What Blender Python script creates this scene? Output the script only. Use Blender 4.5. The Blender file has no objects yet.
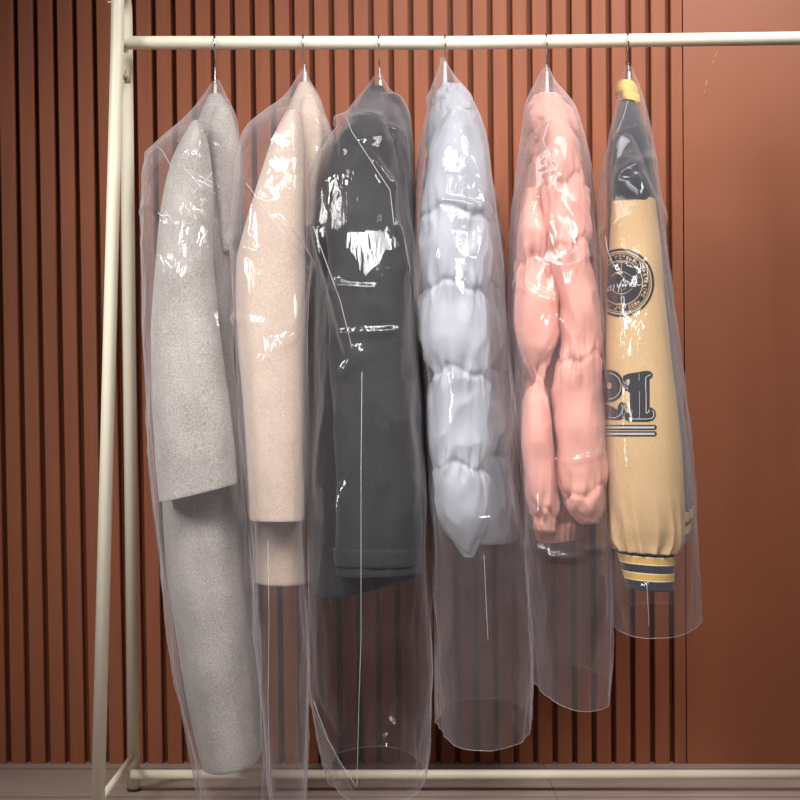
import bpy, bmesh, math, random
import numpy as np
from mathutils import Vector, noise
from mathutils.bvhtree import BVHTree

random.seed(7)
SC = bpy.context.scene
COL = SC.collection

# ------------------------------------------------------------------ camera
F, CY, CZ = 1560.0, -3.0, 0.80          # focal length in px of an 800 px frame, camera distance and height
cam_d = bpy.data.cameras.new('camera')
cam_d.sensor_width = 36.0
cam_d.lens = F / 800.0 * 36.0
cam = bpy.data.objects.new('camera', cam_d)
cam.location = (0, CY, CZ)
cam.rotation_euler = (math.radians(90), 0, 0)
COL.objects.link(cam)
SC.camera = cam

# ------------------------------------------------------------------ world, light, exposure
SC.view_settings.view_transform = 'Standard'
SC.view_settings.look = 'None'
SC.view_settings.exposure = 0.0
SC.view_settings.gamma = 1.0
SC.view_settings.use_curve_mapping = False
w = bpy.data.worlds.new('studio'); SC.world = w; w.use_nodes = True
w.node_tree.nodes['Background'].inputs[0].default_value = (0.80, 0.86, 1.0, 1)
w.node_tree.nodes['Background'].inputs[1].default_value = 0.035
SC.cycles.transparent_max_bounces = 24
SC.cycles.max_bounces = 8
SC.cycles.sample_clamp_indirect = 4.0

def area(name, loc, target, sx, sy, power, color=(1, 1, 1), spread=180):
    l = bpy.data.lights.new(name, 'AREA'); l.shape = 'RECTANGLE'
    l.size, l.size_y, l.energy, l.color = sx, sy, power, color
    l.spread = math.radians(spread)
    o = bpy.data.objects.new(name, l); COL.objects.link(o)
    o.location = loc
    o.rotation_euler = (Vector(target) - Vector(loc)).to_track_quat('-Z', 'Y').to_euler()
    return o
area('softbox_key', (1.25, -1.55, 2.15), (0.22, -0.1, 0.88), 0.6, 0.6, 3.4, (1.0, 0.97, 0.93), 56)
area('softbox_left', (-0.60, -1.75, 2.00), (0.08, -0.2, 0.78), 0.5, 0.7, 3.0, (1.0, 0.98, 0.96), 44)
area('softbox_side', (-1.55, -1.30, 1.75), (-0.35, 0.0, 0.75), 0.35, 0.9, 3.8, (1.0, 0.98, 0.95), 54)
area('added_fill_near', (0.05, -1.35, 1.85), (0.05, -0.15, 0.60), 1.1, 0.3, 2.7, (1.0, 0.98, 0.96), 62)  # unseen fill light, added to brighten the garments more than the wall
area('softbox_top', (0.62, -0.55, 2.15), (0.30, 0.45, 1.42), 1.5, 0.35, 9.3, (1.0, 0.965, 0.93), 95)

# ------------------------------------------------------------------ helpers
def W(px, py, Y):
    """a point at depth Y measured off the photograph"""
    d = Y - CY
    return Vector(((px - 400.0) / F * d, Y, CZ - (py - 400.0) / F * d))

def link_mesh(name, verts, faces, mat, parent=None, smooth=True, mats=None, fm=None):
    me = bpy.data.meshes.new(name)
    me.from_pydata([tuple(v) for v in verts], [], faces)
    for m in (mats or [mat]): me.materials.append(m)
    if fm is not None: me.polygons.foreach_set('material_index', fm)
    if smooth: me.polygons.foreach_set('use_smooth', [True] * len(me.polygons))
    me.update()
    o = bpy.data.objects.new(name, me); COL.objects.link(o)
    if parent: o.parent = parent; o.matrix_parent_inverse = parent.matrix_world.inverted()
    return o

def root(name, loc, label, cat, group=None):
    o = bpy.data.objects.new(name, None); COL.objects.link(o)
    o.location = loc; o.empty_display_size = 0.05
    o['label'] = label; o['category'] = cat
    if group: o['group'] = group
    bpy.context.view_layer.update()
    return o

def tag(o, label=None, cat=None, group=None, kind=None):
    if label: o['label'] = label
    if cat: o['category'] = cat
    if group: o['group'] = group
    if kind: o['kind'] = kind
    return o

def resample(pts, step):
    out = []
    P = [Vector(p) for p in pts]
    for i in range(len(P) - 1):
        p0 = P[max(i - 1, 0)]; p1 = P[i]; p2 = P[i + 1]; p3 = P[min(i + 2, len(P) - 1)]
        n = max(1, int((p2 - p1).length / step))
        for k in range(n):
            t = k / n
            out.append(0.5 * ((2 * p1) + (p2 - p0) * t + (2 * p0 - 5 * p1 + 4 * p2 - p3) * t * t + (3 * p1 - p0 - 3 * p2 + p3) * t ** 3))
    out.append(P[-1])
    return out

def pipe(name, pts, r, mat, parent=None, seg=20, step=0.01, straight=False, flat=(1, 1)):
    P = [Vector(p) for p in pts] if straight else resample(pts, step)
    rr = r if callable(r) else (lambda t: r)
    V, Fc = [], []
    ref = None
    for i, p in enumerate(P):
        t = (P[min(i + 1, len(P) - 1)] - P[max(i - 1, 0)]).normalized()
        if ref is None:
            ref = Vector((1, 0, 0)) if abs(t.x) < 0.8 else Vector((0, 0, 1))
        n = (ref - t * ref.dot(t)).normalized(); b = t.cross(n); ref = n
        q = rr(i / max(1, len(P) - 1))
        for k in range(seg):
            a = 2 * math.pi * k / seg
            V.append(p + n * math.cos(a) * q * flat[0] + b * math.sin(a) * q * flat[1])
    for i in range(len(P) - 1):
        for k in range(seg):
            k2 = (k + 1) % seg
            Fc.append((i * seg + k, i * seg + k2, (i + 1) * seg + k2, (i + 1) * seg + k))
    Fc.append(tuple(range(seg - 1, -1, -1)))
    Fc.append(tuple((len(P) - 1) * seg + k for k in range(seg)))
    o = link_mesh(name, V, Fc, mat, parent)
    for p in o.data.polygons[-2:]: p.use_smooth = False
    return o

def smoothed(ys, rows, col, k=5):
    base = np.interp(ys, [r[0] for r in rows], [r[col] for r in rows])
    pad = np.concatenate([2 * base[0] - base[k:0:-1], base, 2 * base[-1] - base[-2:-k - 2:-1]])
    ker = np.hanning(2 * k + 3)[1:-1]; ker /= ker.sum()
    return np.convolve(pad, ker, 'valid')

def shell(name, rows, mat, parent, step=3.0, nseg=72, disp=None, top='cap', bottom='hem', tilt=None,
          p=0.85, sm=5, shear=None):
    """rows: (py, left px, right px, centre depth, half depth). A closed-ring surface lofted down the garment.
    disp(a, py, px, co, front) -> outward offset in metres."""
    y0, y1 = rows[0][0], rows[-1][0]
    n = max(8, int((y1 - y0) / step))
    ys = np.linspace(y0, y1, n)
    k = max(1, int(sm))
    xl, xr, yc, ry = [smoothed(ys, rows, c, min(k, n - 2)) for c in (1, 2, 3, 4)]
    V, Fc = [], []
    ang = [2 * math.pi * i / nseg for i in range(nseg)]
    def cross(py):
        e = p(py) if callable(p) else p
        return [(math.copysign(abs(math.cos(a)) ** e, math.cos(a)), math.copysign(abs(math.sin(a)) ** e, math.sin(a))) for a in ang]
    rings = []
    for i in range(n):
        rings.append((ys[i], xl[i], xr[i], yc[i], ry[i], 1.0, 0.0))
    if top == 'cap':
        h = (rings[0][2] - rings[0][1]) * 0.22
        pre = []
        for t in (0.02, 0.3, 0.55, 0.76, 0.9):
            s = math.sin(t * math.pi / 2)
            pre.append((rings[0][0] - h * math.cos(t * math.pi / 2), *rings[0][1:5], s, 0))
        rings = pre + rings
    if bottom == 'hem':
        last = rings[-1]
        rings += [(last[0] + 1.0, *last[1:5], 0.985, 0), (last[0] + 0.6, *last[1:5], 0.93, 0), (last[0] - 6, *last[1:5], 0.9, 0), (last[0] - 40, *last[1:5], 0.88, 0)]
    elif bottom == 'cap':
        last = rings[-1]; h = (last[2] - last[1]) * 0.22
        for t in (0.25, 0.5, 0.72, 0.88, 0.98):
            s = math.cos(t * math.pi / 2)
            rings.append((last[0] + h * math.sin(t * math.pi / 2), *last[1:5], s, 0))
    for (py, l, r, c, d, s, _) in rings:
        cx, hw = (l + r) / 2, (r - l) / 2 * s
        yref = c - 0.85 * d if d > 0.05 else c - 0.85 * d * (d / 0.05)
        for a, (ca, sa) in zip(ang, cross(py)):
            px = cx + hw * ca
            Y = c + d * s * sa
            z = CZ - (py - 400.0) / F * (yref - CY)
            if tilt: z -= tilt(py) * (px - cx) / F * (c - CY)
            co = Vector(((px - 400.0) / F * (Y - CY), Y, z))
            if disp:
                nx, ny = math.cos(a) / max(hw * 0.0019, 1e-3), math.sin(a) / max(d * s, 1e-3)
                L = math.hypot(nx, ny)
                off = disp(a, py, px, co, sa < 0)
                if isinstance(off, tuple): off, dz = off; co.z += dz
                co = co + Vector((nx / L, ny / L, 0)) * off * min(1, s * 1.2)
            V.append(co)
    m = len(rings)
    for i in range(m - 1):
        for j in range(nseg):
            j2 = (j + 1) % nseg
            Fc.append((i * nseg + j, (i + 1) * nseg + j, (i + 1) * nseg + j2, i * nseg + j2))
    if top == 'cap': Fc.append(tuple(range(nseg)))
    if bottom == 'cap': Fc.append(tuple((m - 1) * nseg + j for j in range(nseg - 1, -1, -1)))
    o = link_mesh(name, V, Fc, mat, parent)
    return o

# ------------------------------------------------------------------ materials
def new_mat(name):
    m = bpy.data.materials.new(name); m.use_nodes = True
    nt = m.node_tree
    return m, nt, nt.nodes['Principled BSDF']

def node(nt, t, **kw):
    n = nt.nodes.new(t)
    for k, v in kw.items(): setattr(n, k, v)
    return n

def plain(name, col, rough=0.5, metal=0, spec=0.5, sheen=0):
    m, nt, b = new_mat(name)
    b.inputs['Base Color'].default_value = (*col, 1); b.inputs['Roughness'].default_value = rough
    b.inputs['Metallic'].default_value = metal; b.inputs['Specular IOR Level'].default_value = spec
    b.inputs['Sheen Weight'].default_value = sheen
    return m

def cloth(name, c1, c2, scale=600, mottle=30, rough=0.9, bump=0.35, sheen=0.3, weave=None, detail=3, spec=0.2, contrast=(0.35, 0.65)):
    m, nt, b = new_mat(name); L = nt.links.new
    tc = node(nt, 'ShaderNodeTexCoord')
    n1 = node(nt, 'ShaderNodeTexNoise'); n1.inputs['Scale'].default_value = scale; n1.inputs['Detail'].default_value = detail
    n2 = node(nt, 'ShaderNodeTexNoise'); n2.inputs['Scale'].default_value = mottle; n2.inputs['Detail'].default_value = 4
    L(tc.outputs['Object'], n1.inputs['Vector']); L(tc.outputs['Object'], n2.inputs['Vector'])
    mx = node(nt, 'ShaderNodeMath', operation='ADD'); L(n1.outputs[0], mx.inputs[0])
    ml = node(nt, 'ShaderNodeMath', operation='MULTIPLY'); ml.inputs[1].default_value = 0.4; L(n2.outputs[0], ml.inputs[0]); L(ml.outputs[0], mx.inputs[1])
    sb = node(nt, 'ShaderNodeMath', operation='SUBTRACT'); sb.inputs[1].default_value = 0.2; L(mx.outputs[0], sb.inputs[0])
    r = node(nt, 'ShaderNodeValToRGB'); L(sb.outputs[0], r.inputs[0])
    r.color_ramp.elements[0].position = contrast[0]; r.color_ramp.elements[1].position = contrast[1]
    r.color_ramp.elements[0].color = (*c1, 1); r.color_ramp.elements[1].color = (*c2, 1)
    L(r.outputs[0], b.inputs['Base Color'])
    b.inputs['Roughness'].default_value = rough; b.inputs['Sheen Weight'].default_value = sheen
    b.inputs['Sheen Roughness'].default_value = 0.5; b.inputs['Specular IOR Level'].default_value = spec
    bp = node(nt, 'ShaderNodeBump'); bp.inputs['Strength'].default_value = bump; bp.inputs['Distance'].default_value = 0.002
    h = n1.outputs[0]
    if weave:
        # herringbone: rows of short diagonal ribs
        sx = node(nt, 'ShaderNodeSeparateXYZ'); L(tc.outputs['Object'], sx.inputs[0])
        pp = node(nt, 'ShaderNodeMath', operation='PINGPONG'); pp.inputs[1].default_value = weave[0]
        L(sx.outputs[0], pp.inputs[0])
        ad = node(nt, 'ShaderNodeMath', operation='ADD'); L(pp.outputs[0], ad.inputs[0]); L(sx.outputs[2], ad.inputs[1])
        mu = node(nt, 'ShaderNodeMath', operation='MULTIPLY'); mu.inputs[1].default_value = weave[1]; L(ad.outputs[0], mu.inputs[0])
        si = node(nt, 'ShaderNodeMath', operation='SINE'); L(mu.outputs[0], si.inputs[0])
        m2 = node(nt, 'ShaderNodeMath', operation='MULTIPLY_ADD'); m2.inputs[1].default_value = weave[2]; L(si.outputs[0], m2.inputs[0]); L(n1.outputs[0], m2.inputs[2])
        h = m2.outputs[0]
    L(h, bp.inputs['Height']); L(bp.outputs[0], b.inputs['Normal'])
    return m

def film_mat(name='clear_film', haze=0.075, seed=0.0):
    m = bpy.data.materials.new(name); m.use_nodes = True
    nt = m.node_tree; L = nt.links.new
    for n in list(nt.nodes): nt.nodes.remove(n)
    out = node(nt, 'ShaderNodeOutputMaterial')
    tc = node(nt, 'ShaderNodeTexCoord')
    mp = node(nt, 'ShaderNodeMapping'); mp.inputs['Scale'].default_value = (1.2, 1, 0.42); mp.inputs['Rotation'].default_value = (0, 0.35, 0); mp.inputs['Location'].default_value = (seed, seed * .7, 0)
    L(tc.outputs['Object'], mp.inputs[0])
    nz = node(nt, 'ShaderNodeTexNoise'); nz.inputs['Scale'].default_value = 7; nz.inputs['Detail'].default_value = 3
    L(mp.outputs[0], nz.inputs['Vector'])
    ad = node(nt, 'ShaderNodeVectorMath', operation='MULTIPLY_ADD'); ad.inputs[1].default_value = (0.12,) * 3
    L(nz.outputs['Color'], ad.inputs[0]); L(mp.outputs[0], ad.inputs[2])
    ge = node(nt, 'ShaderNodeNewGeometry')
    acc = ge.outputs['Normal']
    msk = node(nt, 'ShaderNodeTexNoise'); msk.inputs['Scale'].default_value = 6; L(mp.outputs[0], msk.inputs['Vector'])
    for scl, amp, lo, hi in ((13, 0.52, 0, 0.01), (26, 0.45, 0.60, 0.66)):
        v = node(nt, 'ShaderNodeTexVoronoi'); v.inputs['Scale'].default_value = scl; L(ad.outputs[0], v.inputs['Vector'])
        c = node(nt, 'ShaderNodeVectorMath', operation='SUBTRACT'); c.inputs[1].default_value = (0.5, 0.5, 0.5); L(v.outputs['Color'], c.inputs[0])
        k = node(nt, 'ShaderNodeMapRange'); k.inputs[1].default_value = lo; k.inputs[2].default_value = hi; k.inputs[3].default_value = 0; k.inputs[4].default_value = amp
        L(msk.outputs[0], k.inputs[0])
        sc = node(nt, 'ShaderNodeVectorMath', operation='SCALE'); L(c.outputs[0], sc.inputs[0]); L(k.outputs[0], sc.inputs['Scale'])
        a2 = node(nt, 'ShaderNodeVectorMath', operation='ADD'); L(acc, a2.inputs[0]); L(sc.outputs[0], a2.inputs[1]); acc = a2.outputs[0]
    nn = node(nt, 'ShaderNodeVectorMath', operation='NORMALIZE'); L(acc, nn.inputs[0])
    fine = node(nt, 'ShaderNodeTexNoise'); fine.inputs['Scale'].default_value = 24; fine.inputs['Detail'].default_value = 2; fine.inputs['Distortion'].default_value = 1.5; L(mp.outputs[0], fine.inputs['Vector'])
    bp = node(nt, 'ShaderNodeBump'); bp.inputs['Strength'].default_value = 0.3; bp.inputs['Distance'].default_value = 0.010
    L(fine.outputs[0], bp.inputs['Height']); L(nn.outputs[0], bp.inputs['Normal'])
    tr = node(nt, 'ShaderNodeBsdfTransparent'); tr.inputs[0].default_value = (0.985, 0.98, 0.985, 1)
    df = node(nt, 'ShaderNodeBsdfDiffuse'); df.inputs[0].default_value = (0.90, 0.84, 0.89, 1)
    tl = node(nt, 'ShaderNodeBsdfTranslucent'); tl.inputs[0].default_value = (0.90, 0.84, 0.89, 1)
    dm = node(nt, 'ShaderNodeMixShader'); dm.inputs[0].default_value = 0.4; L(df.outputs[0], dm.inputs[1]); L(tl.outputs[0], dm.inputs[2])
    gl = node(nt, 'ShaderNodeBsdfGlossy'); gl.inputs['Roughness'].default_value = 0.11; L(bp.outputs[0], gl.inputs['Normal'])
    # haze deepens where the film is seen edge-on (longer way through it)
    lw = node(nt, 'ShaderNodeLayerWeight'); lw.inputs[0].default_value = 0.5
    pw = node(nt, 'ShaderNodeMath', operation='POWER'); pw.inputs[1].default_value = 3.0; L(lw.outputs['Facing'], pw.inputs[0])
    hz = node(nt, 'ShaderNodeMath', operation='MULTIPLY_ADD'); hz.inputs[1].default_value = 0.34; hz.inputs[2].default_value = haze
    L(pw.outputs[0], hz.inputs[0])
    m1 = node(nt, 'ShaderNodeMixShader'); L(hz.outputs[0], m1.inputs[0]); L(tr.outputs[0], m1.inputs[1]); L(dm.outputs[0], m1.inputs[2])
    fr = node(nt, 'ShaderNodeFresnel'); fr.inputs['IOR'].default_value = 1.5; L(bp.outputs[0], fr.inputs['Normal'])
    fm = node(nt, 'ShaderNodeMath', operation='MINIMUM'); fm.inputs[1].default_value = 0.13; L(fr.outputs[0], fm.inputs[0])
    m2 = node(nt, 'ShaderNodeMixShader'); L(fm.outputs[0], m2.inputs[0]); L(m1.outputs[0], m2.inputs[1]); L(gl.outputs[0], m2.inputs[2])
    L(m2.outputs[0], out.inputs[0])
    return m

def edge_mat():
    m = bpy.data.materials.new('film_edge'); m.use_nodes = True
    nt = m.node_tree; L = nt.links.new; b = nt.nodes['Principled BSDF']
    b.inputs['Base Color'].default_value = (0.88, 0.85, 0.90, 1); b.inputs['Roughness'].default_value = 0.25
    b.inputs['Alpha'].default_value = 0.3
    return m

def wall_mat():
    m, nt, b = new_mat('terracotta_paint'); L = nt.links.new
    tc = node(nt, 'ShaderNodeTexCoord')
    mp = node(nt, 'ShaderNodeMapping'); mp.inputs['Scale'].default_value = (40, 40, 2.5); L(tc.outputs['Object'], mp.inputs[0])
    n = node(nt, 'ShaderNodeTexNoise'); n.inputs['Scale'].default_value = 1.5; n.inputs['Detail'].default_value = 5; L(mp.outputs[0], n.inputs['Vector'])
    r = node(nt, 'ShaderNodeValToRGB'); L(n.outputs[0], r.inputs[0])
    r.color_ramp.elements[0].position = 0.3; r.color_ramp.elements[1].position = 0.7
    r.color_ramp.elements[0].color = (0.29, 0.092, 0.044, 1); r.color_ramp.elements[1].color = (0.335, 0.108, 0.054, 1)
    L(r.outputs[0], b.inputs['Base Color'])
    b.inputs['Roughness'].default_value = 0.55; b.inputs['Specular IOR Level'].default_value = 0.3
    return m

def panel_mat():
    m, nt, b = new_mat('terracotta_panel_paint'); L = nt.links.new
    tc = node(nt, 'ShaderNodeTexCoord')
    n = node(nt, 'ShaderNodeTexNoise'); n.inputs['Scale'].default_value = 3.5; n.inputs['Detail'].default_value = 6; L(tc.outputs['Object'], n.inputs['Vector'])
    r = node(nt, 'ShaderNodeValToRGB'); L(n.outputs[0], r.inputs[0])
    r.color_ramp.elements[0].position = 0.3; r.color_ramp.elements[1].position = 0.75
    r.color_ramp.elements[0].color = (0.29, 0.092, 0.042, 1); r.color_ramp.elements[1].color = (0.325, 0.105, 0.051, 1)
    L(r.outputs[0], b.inputs['Base Color'])
    b.inputs['Roughness'].default_value = 0.5; b.inputs['Specular IOR Level'].default_value = 0.35
    return m

def floor_mat():
    m, nt, b = new_mat('floor_boards'); L = nt.links.new
    tc = node(nt, 'ShaderNodeTexCoord')
    sp = node(nt, 'ShaderNodeSeparateXYZ'); L(tc.outputs['Object'], sp.inputs[0])
    def seam(sock, offset, width, period):
        a = node(nt, 'ShaderNodeMath', operation='SUBTRACT'); a.inputs[1].default_value = offset; L(sock, a.inputs[0])
        p = node(nt, 'ShaderNodeMath', operation='PINGPONG'); p.inputs[1].default_value = period / 2; L(a.outputs[0], p.inputs[0])
        c = node(nt, 'ShaderNodeMapRange'); c.inputs[1].default_value = 0; c.inputs[2].default_value = width; L(p.outputs[0], c.inputs[0])
        return c.outputs[0]
    s1 = seam(sp.outputs[1], 0.143, 0.006, 0.24); s2 = seam(sp.outputs[0], 0.315, 0.0018, 1.2)
    mn = node(nt, 'ShaderNodeMath', operation='MINIMUM'); L(s1, mn.inputs[0]); L(s2, mn.inputs[1])
    mp = node(nt, 'ShaderNodeMapping'); mp.inputs['Scale'].default_value = (3, 40, 1); L(tc.outputs['Object'], mp.inputs[0])
    n = node(nt, 'ShaderNodeTexNoise'); n.inputs['Scale'].default_value = 2.0; n.inputs['Detail'].default_value = 6; L(mp.outputs[0], n.inputs['Vector'])
    r = node(nt, 'ShaderNodeValToRGB'); L(n.outputs[0], r.inputs[0])
    r.color_ramp.elements[0].position = 0.3; r.color_ramp.elements[1].position = 0.7
    r.color_ramp.elements[0].color = (0.38, 0.29, 0.25, 1); r.color_ramp.elements[1].color = (0.50, 0.39, 0.34, 1)
    mx = node(nt, 'ShaderNodeMix', data_type='RGBA'); L(mn.outputs[0], mx.inputs[0]); mx.inputs[6].default_value = (0.13, 0.075, 0.05, 1); L(r.outputs[0], mx.inputs[7])
    L(mx.outputs[2], b.inputs['Base Color']); b.inputs['Roughness'].default_value = 0.45; b.inputs['Specular IOR Level'].default_value = 0.3
    return m

M = dict(
    wall=wall_mat(), panel=panel_mat(), floor=floor_mat(),
    cream=plain('cream_powder_coat', (0.86, 0.79, 0.63), 0.42),
    bracket=plain('tan_bracket', (0.45, 0.36, 0.22), 0.5),
    rubber=plain('dark_rubber', (0.02, 0.02, 0.02), 0.7),
    chrome=plain('chrome_wire', (0.72, 0.73, 0.75), 0.22, 1.0),
    white=plain('white_plastic', (0.66, 0.64, 0.62), 0.4),
    grey_wool=cloth('grey_wool', (0.24, 0.215, 0.195), (0.53, 0.485, 0.45), 420, 14, detail=8, bump=0.4, contrast=(0.3, 0.72)),
    seam_grey=plain('grey_seam', (0.47, 0.44, 0.41), 0.9),
    beige_wool=cloth('beige_wool', (0.50, 0.38, 0.30), (0.60, 0.475, 0.39), 300, 20, bump=0.45, weave=(0.2, 1250, 0.9)),
    beige_dark=cloth('beige_lining', (0.36, 0.24, 0.17), (0.42, 0.29, 0.21), 300, 20, bump=0.3),
    black_cloth=cloth('charcoal_cotton', (0.009, 0.010, 0.012), (0.019, 0.020, 0.023), 300, 14, bump=0.25, rough=0.7, spec=0.35, sheen=0.1),
    grey_nylon=cloth('pale_grey_nylon', (0.31, 0.33, 0.37), (0.36, 0.38, 0.425), 500, 12, rough=0.55, bump=0.08, sheen=0.1, spec=0.4),
    pink_nylon=cloth('pink_nylon', (0.65, 0.30, 0.24), (0.72, 0.345, 0.28), 500, 12, rough=0.6, bump=0.08, sheen=0.1, spec=0.35),
    tan=cloth('tan_leather', (0.58, 0.39, 0.205), (0.66, 0.45, 0.245), 400, 16, rough=0.65, bump=0.15, sheen=0.1, spec=0.3),
    navy=cloth('navy_wool', (0.022, 0.024, 0.034), (0.045, 0.047, 0.06), 500, 20, bump=0.4),
    rib_yellow=cloth('yellow_rib_knit', (0.66, 0.40, 0.09), (0.80, 0.50, 0.14), 500, 20, bump=0.4),
    rib_cream=plain('cream_rib_knit', (0.85, 0.76, 0.55), 0.9),
    ink=plain('navy_applique', (0.02, 0.022, 0.03), 0.85),
    ink_line=plain('silver_stitching', (0.50, 0.50, 0.50), 0.7),
    film_edge=edge_mat(),
    zip=plain('dark_zip', (0.10, 0.07, 0.08), 0.4),
)

# ------------------------------------------------------------------ setting
WY = 0.43
def build_wall():
    pitch, groove, ch, dep = 19.65 / F * (WY - CY), 0.0146, 0.0018, 0.027
    xr = (684.2 - 400) / F * (WY - CY)
    prof = [(xr, WY + 0.04), (xr, WY + 0.001), (xr - 0.001, WY)]
    x = xr - 0.0235
    while x > -2.1:
        prof += [(x, WY), (x - ch, WY + ch), (x - ch - 0.0003, WY + dep), (x - groove + ch + 0.0003, WY + dep), (x - groove + ch, WY + ch), (x - groove, WY)]
        x -= pitch
    prof += [(x, WY), (x, WY + 0.04)]
    V, Fc = [], []
    zs = [0, 0.55, 1.1, 1.65, 2.3]
    for z in zs:
        for (a, b) in prof:
            fan = 0.0057 + 0.0125 * min(1, max(0, (xr - a) / 1.3))
            V.append((a - (z - 0.8) * fan, b, z))
    n = len(prof)
    for i in range(len(zs) - 1):
        for k in range(n - 1):
            Fc.append((i * n + k, (i + 1) * n + k, (i + 1) * n + k + 1, i * n + k + 1))
    o = link_mesh('wall_back', V, Fc, M['wall'], smooth=False)
    # backing so that the wall has thickness
    tag(o, 'terracotta wall panel with narrow vertical slats and dark grooves', kind='structure')
    V, Fc = [], []
    a0, a1 = xr + 0.0022, 2.1
    fan = 0.0057
    for (y, e) in ((WY + 0.04, 0), (WY, 0)):
        for x_ in (a0, a1):
            for z in (0, 2.3): V.append((x_ - (z - 0.8) * fan, y, z))
    Fc = [(0, 1, 3, 2), (4, 6, 7, 5), (0, 4, 5, 1), (2, 3, 7, 6), (1, 5, 7, 3), (0, 2, 6, 4)]
    o = link_mesh('wall_right', V, Fc, M['panel'], smooth=False)
    tag(o, 'smooth flat terracotta wall panel to the right of the slats', kind='structure')
    # dried paint drips and nicks on the smooth panel
    sc = []
    for (x0, y0, x1, y1, wd) in ((718, 50, 714.5, 58, 0.8), (713.5, 60, 712.8, 64, 1.0), (707.5, 79, 705, 87, 1.1), (705, 88, 704.3, 94, .6), (698, 380, 699.4, 380.6, 1.3), (732.3, 87, 733, 89, 0.7)):
        p0, p1 = W(x0, y0, WY - 0.0004), W(x1, y1, WY - 0.0004)
        sc.append((p0, p1, wd / F * 3.43 / 2))
    V, Fc = [], []
    for p0, p1, r in sc:
        n0 = len(V); q = Vector((r, 0, 0.2 * r)); up = Vector((0, -0.0006, 0))
        mid = (p0 + p1) / 2
        V += [p0, mid - q, mid + q, p1, mid + up]
        Fc += [(n0, n0 + 1, n0 + 4), (n0, n0 + 4, n0 + 2), (n0 + 3, n0 + 4, n0 + 1), (n0 + 3, n0 + 2, n0 + 4)]
    s = link_mesh('paint_nick', V, Fc, plain('dry_paint', (0.72, 0.36, 0.22), 0.7), parent=o, smooth=False)
    # floor and the back of the set
    V = [(-2.1, -3.4, 0), (2.1, -3.4, 0), (2.1, WY + 0.06, 0), (-2.1, WY + 0.06, 0), (-2.1, -3.4, -0.03), (2.1, -3.4, -0.03), (2.1, WY + 0.06, -0.03), (-2.1, WY + 0.06, -0.03)]
    o = link_mesh('floor', V, [(0, 1, 2, 3), (7, 6, 5, 4), (0, 4, 5, 1), (1, 5, 6, 2), (2, 6, 7, 3), (3, 7, 4, 0)], M['floor'], smooth=False)
    tag(o, 'grey brown floor of long boards', kind='structure')
build_wall()

# ------------------------------------------------------------------ clothes rack
RZ = CZ + 357.2 / F * 3.0
XL, XR = -0.535, 0.95
def rail_z(x): return RZ + max(0.0, (x - 0.12)) * 0.0135
def build_rack():
    r = root('clothes_rack', (0, 0, 0), 'cream tubular metal clothes rack with a long top rail and splayed A-frame legs', 'clothes rack')
    pts = [(XL + 0.0, 0, RZ), (-0.2, 0, RZ), (0.1, 0, RZ), (0.2, 0, rail_z(0.2)), (0.5, 0, rail_z(0.5)), (XR, 0, rail_z(XR))]
    pipe('rail', pts, 0.0128, M['cream'], r, 28, 0.02)
    for sx, x0 in ((-1, XL), (1, XR)):
        xt, xb = x0, x0 + sx * 0.010
        zt = rail_z(x0)
        for s in (-1, 1):
            top = [(xb, s * 0.196, 0.004), (xt, s * 0.0495, zt - 0.02), (xt, s * 0.0455, zt + 0.03)] + [(xt, s * 0.044 * math.cos(math.radians(q)), zt + 0.055 + 0.044 * math.sin(math.radians(q))) for q in range(0, 91, 10)]
            pipe('leg', top, 0.0130 if s > 0 else 0.0125, M['cream'], r, 24, straight=True)
            pipe('foot_cap', [(xb, s * 0.1965, 0.0), (xb, s * 0.196, 0.006)], 0.0142, M['rubber'], r, 24, straight=True)
        # short cross tubes that tie the two legs and carry the rail
        pipe('cross_tube', [(xt, -0.044, zt), (xt, 0.044, zt)], 0.009, M['cream'], r, 16, straight=True)
        bk = pipe('joint_bracket', [(xt + 0.006, 0.028, zt - 0.047), (xt + 0.006, 0.028, zt - 0.072)], 0.006, M['bracket'], r, 4, straight=True)
        pipe('joint_tube', [(xt, -0.05, zt - 0.06), (xt, 0.05, zt - 0.06)], 0.005, M['cream'], r, 12, straight=True)
        pipe('side_brace', [(xb, 0.185, 0.074), (xb, -0.185, 0.074)], 0.0062, M['cream'], r, 12, straight=True)
        pipe('screw', [(xt + sx * 0.010, -0.043, zt + 0.067), (xt + sx * 0.019, -0.043, zt + 0.067)], 0.0022, M['white'], r, 10, straight=True)
        pipe('screw', [(xb, 0.176, 0.060), (xb, 0.176, 0.067)], 0.0022, M['white'], r, 10, straight=True)
    pipe('bottom_bar', [(XL - 0.012, 0.172, 0.0385), (XR + 0.012, 0.172, 0.0385)], 0.0098, M['cream'], r, 24, straight=True)
build_rack()

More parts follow.
